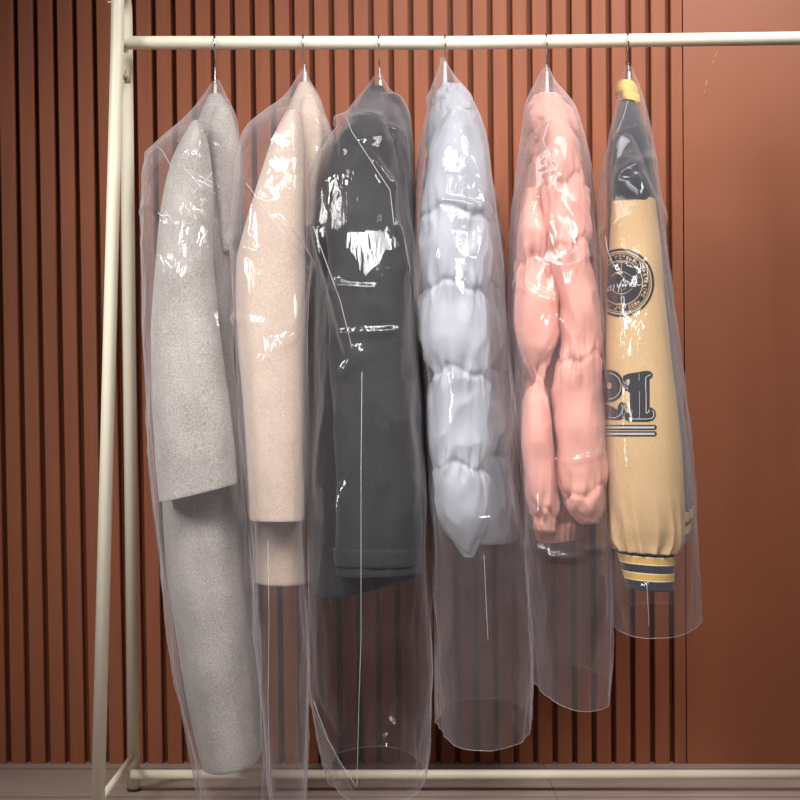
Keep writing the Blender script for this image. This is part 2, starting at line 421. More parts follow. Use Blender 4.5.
# ------------------------------------------------------------------ hangers
def build_hanger(px, neck_py, label, bend=0.0, low=0.0, arms=(0.11, 0.11), arm_drop=0.075, group='wire coat hangers on the rail'):
    x = (px - 400) / F * 3.0
    z0 = CZ - (neck_py - 400) / F * 3.0
    rz = rail_z(x)
    hr = 0.0185; wr = 0.0016
    zc = rz + 0.0128 + wr * 1.2 - hr
    h = root('coat_hanger', (x, 0, z0), label, 'coat hanger', group)
    pts = [(x + bend, 0, z0 - 0.01), (x + bend * 0.6, 0.0, (z0 + zc) / 2 - 0.01), (x, -0.003, zc - hr - 0.012)]
    for k in range(0, 15):
        a = math.radians(235 - k * 17.5)      # front-bottom, over the top, to the back
        pts.append((x, math.cos(a) * hr, zc + math.sin(a) * hr))
    pipe('hook', pts, wr, M['chrome'], h, 10, 0.002)
    pipe('neck', [(x + bend, 0, z0), (x + bend, 0, z0 - 0.012), (x + bend, 0, z0 - 0.045 - low)], lambda t: 0.0028 + 0.0030 * t, M['white'], h, 12, 0.004)
    q = x + bend
    zb = z0 - 0.045 - low
    pipe('shoulder_bar', [(q, -arms[0], zb - arm_drop), (q, -arms[0] * 0.5, zb - arm_drop * 0.45), (q, 0, zb + 0.005), (q, arms[1] * 0.5, zb - arm_drop * 0.45), (q, arms[1], zb - arm_drop)], 0.006, M['white'], h, 12, 0.01)
    return h

HX = [(215.5, 84, -0.0005), (303.5, 72, 0.003), (379, 80, 0.0025), (445, 62, 0.0), (546, 72, 0.002), (627, 72, 0.004)]
HL = ['chrome hook hanger holding the grey wool coat', 'chrome hook hanger holding the beige wool coat', 'chrome hook hanger holding the dark charcoal coat',
      'chrome hook hanger holding the pale grey puffer jacket', 'chrome hook hanger holding the pink puffer jacket', 'chrome hook hanger holding the tan and navy varsity jacket']
for (hx, hy, bd), hl, lw_ in zip(HX, HL, (0.0, 0.0, 0.0, 0.045, 0.05, 0.02)): build_hanger(hx, hy, hl, bd, lw_)

# ------------------------------------------------------------------ noise tools
def N(v, s, o=0.0): return noise.noise(Vector((v[0] * s + o, v[1] * s + o * 1.7, v[2] * s - o)))
def NA(v, sx, sy, sz, o=0.0): return noise.noise(Vector((v[0] * sx + o, v[1] * sy + o * 1.7, v[2] * sz - o)))

def soft_disp(o, amp=0.004, folds=0.003, fk=5):
    """gentle hanging folds: long in z, short around"""
    def f(a, py, px, co, front):
        return amp * NA(co, 9, 9, 3.5, o) + folds * NA(co, 26, 26, 3.0, o + 5)
    return f

def seam_line(name, pts, obj, mat, parent, r=0.0012, off=0.0004, n=3.0):
    """a stitched seam laid on the surface of obj, following photo-measured points"""
    dg = bpy.context.evaluated_depsgraph_get()
    bvh = BVHTree.FromObject(obj, dg)
    inv = obj.matrix_world.inverted()
    O = Vector((0, CY, CZ)); out = []
    P = []
    for (x0, y0), (x1, y1) in zip(pts[:-1], pts[1:]):
        m = max(1, int(math.hypot(x1 - x0, y1 - y0) / n))
        for k in range(m): P.append((x0 + (x1 - x0) * k / m, y0 + (y1 - y0) * k / m))
    P.append(pts[-1])
    for (x, y) in P:
        d = (W(x, y, 0) - O).normalized()
        hit = bvh.ray_cast(inv @ O, d)
        if hit[0] is not None: out.append(obj.matrix_world @ hit[0] - d * off)
    if len(out) > 2: return pipe(name, out, r, mat, parent, 6, straight=True)

# ------------------------------------------------------------------ garments
# 1 grey wool coat
g1 = root('wool_coat', W(215, 100, 0), 'long grey felted wool coat, first garment from the left on the rail', 'coat')
body1 = shell('body', [
    (112, 207, 228, 0.0, 0.05), (120, 200, 235, 0.0, 0.09), (140, 193, 241, 0.0, 0.14), (180, 185, 242, 0, 0.15), (260, 172, 240, 0, 0.15), (340, 165, 240, 0, 0.15),
    (430, 163, 242, 0, 0.15), (500, 161, 245, 0, 0.155), (600, 169, 252, 0, 0.16), (700, 186, 259, 0, 0.165), (769, 201, 262, 0, 0.165)],
    M['grey_wool'], g1, disp=soft_disp(1, 0.006, 0.004), tilt=lambda py: -0.22 * max(0, (py - 600) / 166))
slv1 = shell('sleeve', [
    (122, 190, 203, -0.15, 0.045), (132, 183, 207, -0.165, 0.055), (150, 173, 211, -0.168, 0.06), (180, 165, 213, -0.172, 0.062), (215, 159, 213, -0.175, 0.062), (260, 156, 212, -0.175, 0.062), (320, 152, 218, -0.175, 0.06),
    (400, 151, 230, -0.175, 0.06), (460, 155, 236, -0.175, 0.058), (493, 159, 238, -0.175, 0.058)],
    M['grey_wool'], g1, disp=soft_disp(2, 0.004, 0.0022), tilt=lambda py: -0.24 * max(0, (py - 380) / 113))
shell('sleeve', [
    (128, 196, 214, 0.17, 0.03), (160, 190, 232, 0.17, 0.045), (240, 180, 235, 0.18, 0.045), (400, 172, 236, 0.18, 0.045), (460, 172, 236, 0.18, 0.045)],
    M['grey_wool'], g1, disp=soft_disp(3, 0.003, 0.002))
shell('collar', [(96, 209, 222, 0.0, 0.025), (101, 204, 228, 0.0, 0.05), (110, 200, 233, -0.01, 0.075), (124, 197, 236, -0.02, 0.10), (132, 198, 234, -0.02, 0.10)], M['grey_wool'], g1, nseg=48, bottom='cap', disp=soft_disp(8, 0.004, 0.003))
shell('lapel', [(108, 216, 229, -0.105, 0.016), (122, 212, 235, -0.125, 0.020), (150, 211, 240, -0.14, 0.022), (180, 214, 240, -0.142, 0.02), (225, 219, 238, -0.142, 0.016), (250, 222, 232, -0.14, 0.012)], M['grey_wool'], g1, nseg=40, bottom='cap', disp=soft_disp(12, 0.004, 0.003))
seam_line('seam', [(180, 272), (184, 320), (190, 370), (197, 410), (204, 450), (211, 481)], slv1, M['seam_grey'], g1, 0.0009)
seam_line('seam', [(194, 505), (202, 545), (212, 600), (222, 650), (232, 700), (243, 745), (247, 762)], body1, M['seam_grey'], g1, 0.0009)

# 2 beige wool coat
g2 = root('wool_coat', W(303, 100, 0), 'knee-length beige herringbone wool coat hanging right of the grey wool coat', 'coat')
body2 = shell('body', [
    (98, 296, 317, 0.0, 0.05), (108, 288, 325, 0.0, 0.09), (130, 279, 333, 0.0, 0.14), (170, 268, 334, 0, 0.155), (230, 256, 322, 0, 0.155), (300, 250, 311, 0, 0.155), (400, 250, 308, 0, 0.155),
    (500, 249, 312, 0, 0.155), (584, 250, 314, 0, 0.158)],
    M['beige_wool'], g2, disp=soft_disp(14, 0.005, 0.003))
slv2 = shell('sleeve', [
    (112, 284, 300, -0.14, 0.04), (122, 276, 303, -0.16, 0.055), (140, 269, 304, -0.168, 0.06), (180, 257, 304, -0.172, 0.062), (220, 246, 304, -0.175, 0.062), (255, 237, 305, -0.175, 0.062), (300, 236, 305, -0.175, 0.062), (350, 238, 304, -0.175, 0.06),
    (400, 243, 303, -0.175, 0.06), (450, 246, 303, -0.175, 0.06), (500, 249, 305, -0.175, 0.058), (521, 250, 305, -0.175, 0.058)],
    M['beige_wool'], g2, disp=soft_disp(15, 0.004, 0.0015))
shell('sleeve', [
    (120, 292, 312, 0.17, 0.03), (150, 282, 322, 0.17, 0.045), (240, 270, 318, 0.18, 0.045), (400, 262, 306, 0.18, 0.045), (490, 262, 306, 0.18, 0.045)],
    M['beige_wool'], g2, disp=soft_disp(16, 0.003, 0.002))
shell('collar', [(84, 298, 311, 0.0, 0.025), (90, 293, 318, 0.0, 0.05), (102, 288, 324, -0.01, 0.08), (118, 286, 326, -0.02, 0.11), (128, 288, 324, -0.02, 0.11)], M['beige_wool'], g2, nseg=48, bottom='cap', disp=soft_disp(18, 0.004, 0.003))
shell('lapel', [(98, 303, 316, -0.10, 0.016), (115, 300, 322, -0.13, 0.020), (150, 299, 322, -0.148, 0.022), (190, 300, 316, -0.15, 0.018), (225, 300, 312, -0.15, 0.012)], M['beige_wool'], g2, nseg=40, bottom='cap', disp=soft_disp(22, 0.004, 0.003))

# 3 charcoal coat
def crease_disp(o, amp, folds, extra=()):
    def f(a, py, px, co, front):
        v = amp * NA(co, 9, 9, 4, o) + folds * (0.5 - abs(NA(co, 17, 17, 8, o + 3)) * 2)
        return v
    return f
g3 = root('cotton_coat', W(379, 100, 0), 'dark charcoal cotton coat with strapped cuff, third garment on the rail', 'coat')
body3 = shell('body', [
    (98, 360, 398, 0.0, 0.06), (108, 350, 406, 0.0, 0.10), (130, 336, 409, 0.0, 0.14), (170, 322, 411, 0, 0.155), (230, 316, 414, 0, 0.155), (330, 313, 418, 0, 0.155), (430, 311, 423, 0, 0.155),
    (520, 310, 423, 0, 0.155), (572, 310, 421, 0, 0.155), (590, 311, 419, 0, 0.155)],
    M['black_cloth'], g3, disp=crease_disp(31, 0.006, 0.004), tilt=lambda py: -0.20 * max(0, (py - 480) / 110))
slv3 = shell('sleeve', [
    (118, 348, 385, -0.15, 0.045), (130, 338, 392, -0.17, 0.055), (160, 330, 400, -0.168, 0.06), (220, 326, 407, -0.175, 0.065), (300, 328, 412, -0.175, 0.065), (400, 334, 418, -0.175, 0.065), (480, 337, 420, -0.175, 0.062),
    (548, 337, 421, -0.175, 0.060), (576, 338, 420, -0.175, 0.058)],
    M['black_cloth'], g3, nseg=96, disp=crease_disp(33, 0.006, 0.005), tilt=lambda py: -0.03)
shell('cuff_strap', [(549, 334, 422, -0.175, 0.063), (552, 333.5, 422.5, -0.175, 0.064), (564, 334, 422.5, -0.175, 0.064), (567, 334.5, 422, -0.175, 0.063)], M['black_cloth'], g3, step=1.5, nseg=80, top='none', bottom='hem', sm=1)
shell('sleeve', [
    (122, 352, 385, 0.17, 0.03), (150, 342, 395, 0.17, 0.045), (240, 335, 402, 0.18, 0.045), (400, 335, 408, 0.18, 0.045), (560, 335, 410, 0.18, 0.045)],
    M['black_cloth'], g3, disp=crease_disp(35, 0.004, 0.003))
shell('collar', [(88, 368, 384, 0.01, 0.03), (93, 360, 391, 0.0, 0.055), (104, 353, 399, -0.01, 0.085), (118, 350, 402, -0.02, 0.12), (128, 352, 400, -0.02, 0.12)], M['black_cloth'], g3, nseg=48, bottom='cap', disp=crease_disp(38, 0.004, 0.004))
shell('hood', [(96, 384, 400, -0.02, 0.05), (104, 380, 408, -0.03, 0.06), (140, 384, 411, -0.03, 0.09), (180, 390, 411, -0.03, 0.08), (210, 394, 410, -0.03, 0.05)], M['black_cloth'], g3, nseg=40, bottom='cap', disp=crease_disp(39, 0.004, 0.004))

# puffers
def puff_disp(pins, o, bulge=0.006, wr=0.0095, reach=9.0, low=0.007):
    pins = sorted(pins)
    def f(a, py, px, co, front):
        # quilting lines wander a little around the garment
        y = py + 5 * math.sin(a * 2 + o) + 3 * math.sin(a * 5 + o * 2)
        d = min(abs(y - q) for q in pins)
        e = [q for q in pins]
        lo = max([q for q in e if q <= y], default=e[0] - 85); hi = min([q for q in e if q > y], default=e[-1] + 85)
        t = (y - lo) / (hi - lo)
        b = math.sin(math.pi * min(1, max(0, t))) ** 0.55
        n1 = NA(co, 75, 75, 14, o) ; n2 = NA(co, 140, 140, 22, o + 9)
        wrk = (n1 + 0.5 * n2) * math.exp(-d / (reach * 1.6)) + 0.35 * (0.4 - abs(NA(co, 26, 26, 16, o + 2)) * 1.7)
        tuck = -0.0035 * math.exp(-(d / 3.0) ** 2)
        return bulge * (b - 0.75) + wr * 1.5 * wrk + tuck + low * NA(co, 12, 12, 9, o + 4)
    return f

# 4 pale grey puffer
g4 = root('puffer_jacket', W(446, 90, 0), 'pale grey quilted puffer jacket hanging right of the charcoal coat', 'puffer jacket')
shell('body', [
    (98, 437, 468, 0.0, 0.06), (108, 430, 478, 0.0, 0.10), (130, 426, 484, 0.0, 0.14), (180, 425, 491, 0, 0.15), (230, 427, 500, 0, 0.15), (285, 430, 505, 0, 0.15), (330, 430, 510, 0, 0.155), (385, 434, 508, 0, 0.15), (430, 436, 515, 0, 0.155),
    (470, 440, 511, 0, 0.15), (510, 444, 517, 0, 0.155), (543, 448, 519, 0, 0.15)],
    M['grey_nylon'], g4, nseg=110, step=2.2, disp=puff_disp([145, 205, 290, 375, 462], 41), tilt=lambda py: 0.02)
slv4 = shell('sleeve', [
    (112, 443, 470, -0.15, 0.045), (124, 435, 478, -0.17, 0.055), (150, 429, 484, -0.168, 0.065), (190, 424, 488, -0.175, 0.06), (245, 420, 490, -0.175, 0.06), (284, 424, 487, -0.175, 0.062), (300, 420, 489, -0.175, 0.058), (335, 419, 491, -0.175, 0.06), (362, 425, 491, -0.175, 0.057), (374, 431, 488, -0.175, 0.062), (395, 428, 491, -0.175, 0.058),
    (440, 431, 492, -0.175, 0.058), (468, 437, 489, -0.175, 0.06), (482, 434, 491, -0.175, 0.064), (515, 437, 490, -0.175, 0.062), (535, 446, 484, -0.175, 0.052), (551, 460, 475, -0.175, 0.035)],
    M['grey_nylon'], g4, nseg=110, step=2.0, bottom='cap', sm=3, disp=puff_disp([212, 287, 373, 469], 43, bulge=0.006))
shell('sleeve', [
    (118, 445, 470, 0.17, 0.035), (150, 440, 482, 0.17, 0.0455), (240, 438, 492, 0.18, 0.0455), (400, 442, 498, 0.18, 0.0455), (535, 448, 500, 0.195, 0.045)],
    M['grey_nylon'], g4, bottom='cap', disp=puff_disp([212, 287, 373, 469], 44))
shell('collar', [(86, 440, 462, 0.0, 0.035), (92, 434, 470, 0.0, 0.06), (104, 431, 476, -0.01, 0.09), (122, 431, 479, -0.02, 0.11), (130, 434, 476, -0.02, 0.10)], M['grey_nylon'], g4, nseg=64, step=2, bottom='cap', disp=puff_disp([84, 112, 134], 46, bulge=0.005))
shell('cuff', [(541, 453, 480, -0.175, 0.034), (547, 456, 478, -0.175, 0.030), (556, 463, 474, -0.175, 0.022)], M['grey_nylon'], g4, nseg=40, step=1.5, bottom='hem', sm=1, disp=lambda a, py, px, co, fr: 0.0008 * math.cos(a * 18))

# 5 pink puffer
g5 = root('puffer_jacket', W(547, 100, 0), 'pink quilted puffer jacket hanging between the grey puffer and the varsity jacket', 'puffer jacket')
shell('body', [
    (112, 538, 560, 0.0, 0.06), (122, 530, 574, 0.0, 0.11), (150, 528, 582, 0.0, 0.14), (200, 522, 588, 0, 0.15), (260, 516, 592, 0, 0.15), (325, 514, 594, 0, 0.155), (378, 520, 592, 0, 0.15), (400, 518, 594, 0, 0.155), (450, 522, 598, 0, 0.155),
    (490, 527, 596, 0, 0.155), (522, 531, 590, 0, 0.15), (540, 540, 582, 0, 0.135)],
    M['pink_nylon'], g5, nseg=110, step=2.2, bottom='hem', disp=puff_disp([160, 262, 385, 515], 51, bulge=0.009), tilt=lambda py: -0.05)
slv5 = shell('sleeve', [
    (122, 548, 566, -0.14, 0.045), (134, 543, 573, -0.165, 0.055), (160, 542, 580, -0.168, 0.062), (200, 544, 588, -0.175, 0.058), (232, 546, 590, -0.175, 0.057), (246, 549, 588, -0.175, 0.062), (270, 552, 593, -0.175, 0.058), (310, 560, 600, -0.175, 0.06), (345, 560, 601, -0.175, 0.058), (362, 556, 599, -0.175, 0.062), (390, 552, 603, -0.175, 0.058),
    (430, 553, 605, -0.175, 0.06), (470, 555, 607, -0.175, 0.058), (490, 559, 606, -0.175, 0.06), (510, 566, 604, -0.175, 0.052), (521, 578, 599, -0.175, 0.04)],
    M['pink_nylon'], g5, nseg=110, step=2.0, bottom='cap', sm=3, disp=puff_disp([180, 243, 358, 492], 53, bulge=0.005))
shell('front_panel', [
    (190, 524, 545, -0.13, 0.045), (230, 518, 550, -0.165, 0.055), (262, 516, 553, -0.165, 0.05), (300, 515, 560, -0.17, 0.06), (345, 518, 560, -0.17, 0.058), (372, 527, 548, -0.165, 0.045), (384, 529, 545, -0.16, 0.042), (400, 521, 550, -0.165, 0.05), (440, 521, 553, -0.17, 0.058),
    (490, 527, 556, -0.17, 0.055), (515, 532, 562, -0.165, 0.05), (530, 537, 560, -0.16, 0.045)],
    M['pink_nylon'], g5, nseg=90, step=2.0, bottom='cap', sm=3, disp=puff_disp([262, 380, 516], 55, bulge=0.005))
shell('sleeve', [
    (128, 540, 562, 0.17, 0.035), (160, 534, 574, 0.17, 0.0455), (240, 528, 582, 0.18, 0.0455), (400, 530, 588, 0.18, 0.0455), (515, 534, 586, 0.195, 0.045)],
    M['pink_nylon'], g5, bottom='cap', disp=puff_disp([212, 287, 373, 469], 54))
shell('collar', [(96, 533, 562, 0.0, 0.045), (101, 527, 571, 0.0, 0.06), (112, 526, 576, -0.01, 0.10), (126, 528, 577, -0.02, 0.12), (136, 532, 575, -0.02, 0.11)], M['pink_nylon'], g5, nseg=64, step=2, bottom='cap', disp=puff_disp([92, 128, 150], 56, bulge=0.004))
shell('hem_band', [(527, 533, 585, -0.03, 0.135), (533, 534, 584, -0.03, 0.135), (541, 536, 582, -0.03, 0.132)], M['pink_nylon'], g5, nseg=90, step=1.2, sm=1, tilt=lambda py: -0.10, disp=lambda a, py, px, co, fr: 0.0016 * math.cos(a * 26) + 0.002 * N(co, 40, 3))

# 6 varsity jacket
g6 = root('varsity_jacket', W(628, 95, 0), 'tan and navy varsity jacket with number 21 on its sleeve, last garment on the right', 'varsity jacket')
def body_disp(a, py, px, co, front):
    return 0.005 * NA(co, 10, 10, 4, 61) + 0.002 * NA(co, 28, 28, 3, 66)
shell('body', [
    (96, 622, 634, 0.0, 0.05), (106, 617, 642, 0.0, 0.09), (130, 612, 650, 0.0, 0.14), (170, 609, 656, 0, 0.15), (230, 608, 663, 0, 0.15), (300, 608, 670, 0, 0.15), (380, 610, 679, 0, 0.15), (450, 613, 688, 0, 0.15),
    (510, 618, 692, 0, 0.15), (540, 622, 692, 0, 0.148)],
    M['navy'], g6, disp=body_disp, tilt=lambda py: -0.3 * max(0, (py - 440) / 100))
def sleeve6_disp(a, py, px, co, front):
    v = 0.003 * NA(co, 9, 9, 4, 71) + 0.0012 * NA(co, 26, 26, 4, 73)
    # gathers above the cuff
    g = max(0.0, (py - 485) / 66.0)
    if g > 0:
        k = 0.5 - abs(math.sin(a * 7 + 0.7 * math.sin(py * 0.03) + 2.0 * NA(co, 25, 25, 8, 74)))
        v += 0.010 * g ** 1.6 * k
    return v
S6 = [(196, 612, 655, -0.168, 0.062), (240, 609, 660, -0.172, 0.057), (300, 606.5, 665, -0.175, 0.058), (360, 606, 672, -0.175, 0.06), (400, 606, 677, -0.175, 0.06), (450, 606.5, 682, -0.175, 0.06), (500, 608, 685, -0.175, 0.06), (530, 609, 685, -0.175, 0.06), (545, 611, 683, -0.175, 0.057), (553, 616, 678, -0.175, 0.058)]
slv6 = shell('sleeve', S6, M['tan'], g6, nseg=144, step=1.6, top='none', bottom='hem', disp=sleeve6_disp, sm=3, tilt=lambda py: 0.02 + 0.05 * max(0, (py - 480) / 70))
shell('shoulder_panel', [(134, 622, 632, -0.11, 0.03), (142, 619, 637, -0.135, 0.045), (160, 615, 645, -0.165, 0.056), (180, 612.5, 651, -0.178, 0.060), (200, 612.5, 654.5, -0.168, 0.061)], M['navy'], g6, nseg=96, step=2, bottom='none', sm=2, disp=lambda a, py, px, co, fr: 0.002 * NA(co, 12, 12, 6, 77), tilt=lambda py: 0.02)
shell('sleeve', [
    (132, 616, 634, 0.17, 0.03), (160, 612, 648, 0.17, 0.045), (240, 612, 655, 0.18, 0.045), (400, 614, 672, 0.18, 0.0455), (520, 620, 684, 0.18, 0.0455), (536, 624, 682, 0.195, 0.045)],
    M['tan'], g6, bottom='cap', disp=soft_disp(78, 0.003, 0.002))

def rib_band(name, bands, x_top, x_bot, Yc, ry, tilt, parent, ribs=60, ysmooth=1, curve=0.0):
    """knitted rib: a base tube plus each coloured stripe as a part of its own"""
    y0, y1 = bands[0][0], bands[-1][1]
    def at(y):
        t = (y - y0) / (y1 - y0)
        return x_top[0] + (x_bot[0] - x_top[0]) * t, x_top[1] + (x_bot[1] - x_top[1]) * t
    base = None
    for i, (a, b, mt) in enumerate(bands):
        l0, r0 = at(a); l1, r1 = at(b)
        o = shell('cuff' if base is None else 'stripe', [(a, l0, r0, Yc, ry), (b, l1, r1, Yc, ry)], M[mt], parent if base is None else base, step=0.7, nseg=180,
                  top='none', bottom='hem' if i == len(bands) - 1 else 'none', sm=1, tilt=lambda py: tilt,
                  disp=lambda an, py, px, co, fr: 0.0007 * math.cos(an * ribs) + curve * math.cos(an * 2))
        if base is None: base = o
    base.name = name
    return base
Mn, My, Mc = 'navy', 'rib_yellow', 'rib_cream'
rib_band('cuff', [(548.5, 556.6, Mn), (556.6, 557.8, Mc), (557.8, 563.8, My), (563.8, 565, Mc), (565, 573, Mn), (573, 574.2, Mc), (574.2, 580, My), (580, 581.2, Mc), (581.2, 590, Mn)],
         (615.5, 674.5), (626.5, 674), -0.175, 0.050, 0.075, g6)
# rib hem of the jacket body behind the sleeve
shell('hem_band', [(526, 622, 692.5, 0.0, 0.152), (531, 622, 692.5, 0, 0.152), (536, 623, 692, 0, 0.150)], M['tan'], g6, nseg=160, step=1, top='none', bottom='none', sm=1, tilt=lambda py: -0.42, disp=lambda a, py, px, co, fr: 0.0035 * math.cos(a * 22))
hb = rib_band('waist_rib', [(535, 541, 'navy'), (541, 542, Mc), (542, 547, My), (547, 548, Mc), (548, 556, Mn)], (624, 691.5), (626, 690.5), 0.0, 0.147, -0.42, g6, ribs=110)
# striped rib collar
shell('collar', [(81, 621, 634, 0.0, 0.022), (84, 617.5, 637.5, 0.0, 0.035), (92, 616, 639, -0.003, 0.045), (95, 618, 637, -0.003, 0.042)], M['rib_yellow'], g6, nseg=80, step=1, top='none', bottom='none', sm=1, tilt=lambda py: 0.15, disp=lambda a, py, px, co, fr: 0.0006 * math.cos(a * 40))
shell('collar_edge', [(93, 623, 639.5, -0.045, 0.018), (98, 622, 640.5, -0.05, 0.024), (101, 623, 640, -0.052, 0.024)], M['rib_yellow'], g6, nseg=60, step=1, top='none', bottom='none', sm=1, tilt=lambda py: 0.2)

# --- appliques on the varsity sleeve: small quads laid on the sleeve surface
def decal(name, obj, box, fn, mats, parent, step=0.4, off=0.0007):
    dg = bpy.context.evaluated_depsgraph_get(); bvh = BVHTree.FromObject(obj, dg)
    inv = obj.matrix_world.inverted(); O = Vector((0, CY, CZ)); Oi = inv @ O
    x0, y0, x1, y1 = box
    nx, ny = int((x1 - x0) / step), int((y1 - y0) / step)
    idx = {}; V, Fc, fm = [], [], []
    def vert(i, j):
        if (i, j) not in idx:
            x, y = x0 + i * step, y0 + j * step
            d = (W(x, y, 0) - O).normalized()
            h = bvh.ray_cast(Oi, d)
            if h[0] is None: idx[(i, j)] = None
            else:
                n = h[1] if h[1].dot(d) < 0 else -h[1]
                V.append(obj.matrix_world @ (h[0] + n * off)); idx[(i, j)] = len(V) - 1
        return idx[(i, j)]
    for j in range(ny):
        for i in range(nx):
            k = fn(x0 + (i + .5) * step, y0 + (j + .5) * step)
            if k is None: continue
            q = [vert(i, j), vert(i, j + 1), vert(i + 1, j + 1), vert(i + 1, j)]
            if None in q: continue
            Fc.append(tuple(q)); fm.append(k)
    return link_mesh(name, V, Fc, None, parent, mats=[M[m] for m in mats], fm=fm, smooth=True)

def in_poly(x, y, poly):
    c = False; n = len(poly)
    for i in range(n):
        xa, ya = poly[i]; xb, yb = poly[i - 1]
        if (ya > y) != (yb > y) and x < (xb - xa) * (y - ya) / (yb - ya) + xa: c = not c
    return c
def seg_d(x, y, a, b):
    dx, dy = b[0] - a[0], b[1] - a[1]
    t = max(0, min(1, ((x - a[0]) * dx + (y - a[1]) * dy) / (dx * dx + dy * dy + 1e-9)))
    return math.hypot(x - a[0] - t * dx, y - a[1] - t * dy)
def path_d(x, y, P): return min(seg_d(x, y, a, b) for a, b in zip(P[:-1], P[1:]))
def zc(X, Y, k=8.8875, ox=595, oy=360): return (ox + X / k, oy + Y / k)

ONE = [zc(*q) for q in [(250, 140), (300, 120), (380, 108), (450, 95), (490, 100), (515, 125), (508, 155), (490, 168), (484, 180), (484, 420), (510, 425), (535, 450), (542, 495), (520, 535), (480, 548), (300, 548), (268, 530), (262, 490), (275, 468), (308, 468), (312, 285), (300, 292), (285, 292), (265, 270), (250, 240), (244, 190)]]
ONE_IN = [[zc(*q) for q in P] for P in ([(455, 470), (452, 300), (448, 160), (470, 140), (492, 130)], [(455, 475), (478, 460), (480, 440)], [(510, 450), (522, 470), (520, 500), (500, 520), (440, 525), (300, 522)], [(392, 120), (395, 525)], [(272, 210), (275, 185), (300, 170), (308, 182), (300, 215)], [(255, 180), (255, 235)])]
def f_one(x, y):
    if not in_poly(x, y, ONE): return None
    hole = in_poly(x, y, [zc(*q) for q in [(280, 200), (285, 180), (302, 175), (306, 190), (296, 225), (286, 232)]])
    if hole: return None
    return 1 if min(path_d(x, y, P) for P in ONE_IN[:3]) < 0.38 or path_d(x, y, ONE_IN[3]) < 0.16 or path_d(x, y, ONE_IN[4]) < 0.3 else 0
TWO_S = [zc(*q) for q in [(60, 175), (80, 130), (125, 100), (180, 118), (225, 165), (240, 230), (215, 290), (165, 345), (110, 400), (80, 450), (120, 470), (180, 480), (235, 430), (250, 395)]]
def f_two(x, y):
    if x < zc(60, 0)[0]: return None
    d = None
    # bowl
    cx, cy = zc(125, 232)
    r = math.hypot((x - cx) / 1.0, (y - cy) * 0.93)
    Rr = 135 / 8.89
    hole = math.hypot(x - zc(128, 228)[0], (y - zc(128, 228)[1]) * 0.7)
    bowl = r < Rr and hole > 2.4
    foot = in_poly(x, y, [zc(*q) for q in [(60, 395), (120, 395), (200, 440), (205, 400), (235, 372), (270, 385), (290, 430), (278, 462), (262, 480), (256, 520), (220, 535), (150, 535), (60, 520)]])
    if not (bowl or foot): return None
    if x > zc(244, 0)[0] and y < zc(0, 285)[1]: return None
    if bowl and abs(r - Rr + 3.2) < 0.36 and x > cx: return 1
    if foot and path_d(x, y, [zc(*q) for q in [(235, 395), (250, 430), (225, 490), (180, 515), (130, 510)]]) < 0.34: return 1
    return 0
def f_lines(x, y):
    for (Y0) in (598, 655):
        c = zc(0, Y0)[1]
        xr = zc(525, 0)[0]
        e = math.hypot(max(0, x - xr), y - c)
        if e < 2.6:
            return 1 if e < 1.0 and x < xr + 0.2 else 0
    return None
def ze(X, Y): return (595 + X / 8.8875, 235 + Y / 8.8875)
ec = ze(235, 425)
rnd = random.Random(3)
GLY = [[rnd.random() < 0.62 for _ in range(3)] for _ in range(140)]
def f_emblem(x, y):
    a, b = 290 / 8.8875, 305 / 8.8875
    dx, dy = (x - ec[0]) / a, (y - ec[1]) / b
    r = math.hypot(dx, dy); th = math.atan2(dy, dx)
    if x < 607.6: return None
    if r > 1: return None
    if r > 0.93: return 0
    if r > 0.885: return None
    if r > 0.86: return 0
    if r > 0.835: return None
    if r > 0.66:
        # ring of small stitched characters
        u = (th + math.pi) / (2 * math.pi) * 44
        i = int(u); fu = u - i; fv = (r - 0.66) / 0.175
        if i % 9 == 8: return 0
        if fu < 0.28 or fv < 0.2 or fv > 0.8: return 0
        k = int((fv - 0.2) / 0.201)
        if fu < 0.45: return None if GLY[i][0] else 0
        if k == 1: return 0 if GLY[i + 50][1] else None
        return None if GLY[i + k * 30 % 90][2] else 0
    if r > 0.63: return None
    # basketball: curved seams with a script word across the middle
    X, Yy = x - ec[0], y - ec[1]
    if abs(X) < 0.38 and abs(Yy) > 6: return None
    for s in (-1, 1):
        for q in (11.0, 20.5):
            v = s * Yy - q + (0.045 if q < 15 else -0.04) * X * X
            if abs(v) < 0.42 and abs(X) < 13 and abs(Yy) > 6: return None
    yy = Yy - 0.28 * X * -1
    W_ = [[(-22, 3), (-21, -4), (-17, 4), (-16, -4)], [(-13, 1), (-14, 4), (-11, 4), (-10, 0), (-13, 1)], [(-7, 0), (-8, 5)], [(-4, 0), (-3, 4), (0, -1), (-3, 8)], [(4, -1), (2, 3), (5, 4), (7, 1), (4, -1)], [(10, 3), (13, -3), (15, 3)]]
    dmin = min(path_d(X, Yy + 0.30 * X, P) for P in W_)
    if dmin < 0.5: return 1
    return 0
decal('emblem_patch', slv6, (606.5, 247, 657, 320), f_emblem, ['ink', 'ink_line'], g6, 0.35)
decal('number_patch', slv6, (600, 365, 660, 424), lambda x, y: (f_one(x, y) if f_one(x, y) is not None else f_two(x, y)), ['ink', 'ink_line'], g6, 0.4)
decal('underline_patch', slv6, (604, 422, 660, 440), f_lines, ['ink', 'ink_line'], g6, 0.4)

# ------------------------------------------------------------------ transparent garment bags
def tent(px, py, x0, y0, x1, y1, wd):
    dx, dy = x1 - x0, y1 - y0
    L2 = dx * dx + dy * dy
    t = ((px - x0) * dx + (py - y0) * dy) / L2
    te = 1.0 if 0 <= t <= 1 else math.exp(-((t if t < 0 else t - 1) ** 2) * L2 / 60.0)
    d = abs((px - x0) * dy - (py - y0) * dx) / math.sqrt(L2)
    return te * max(0.0, 1 - d / wd)

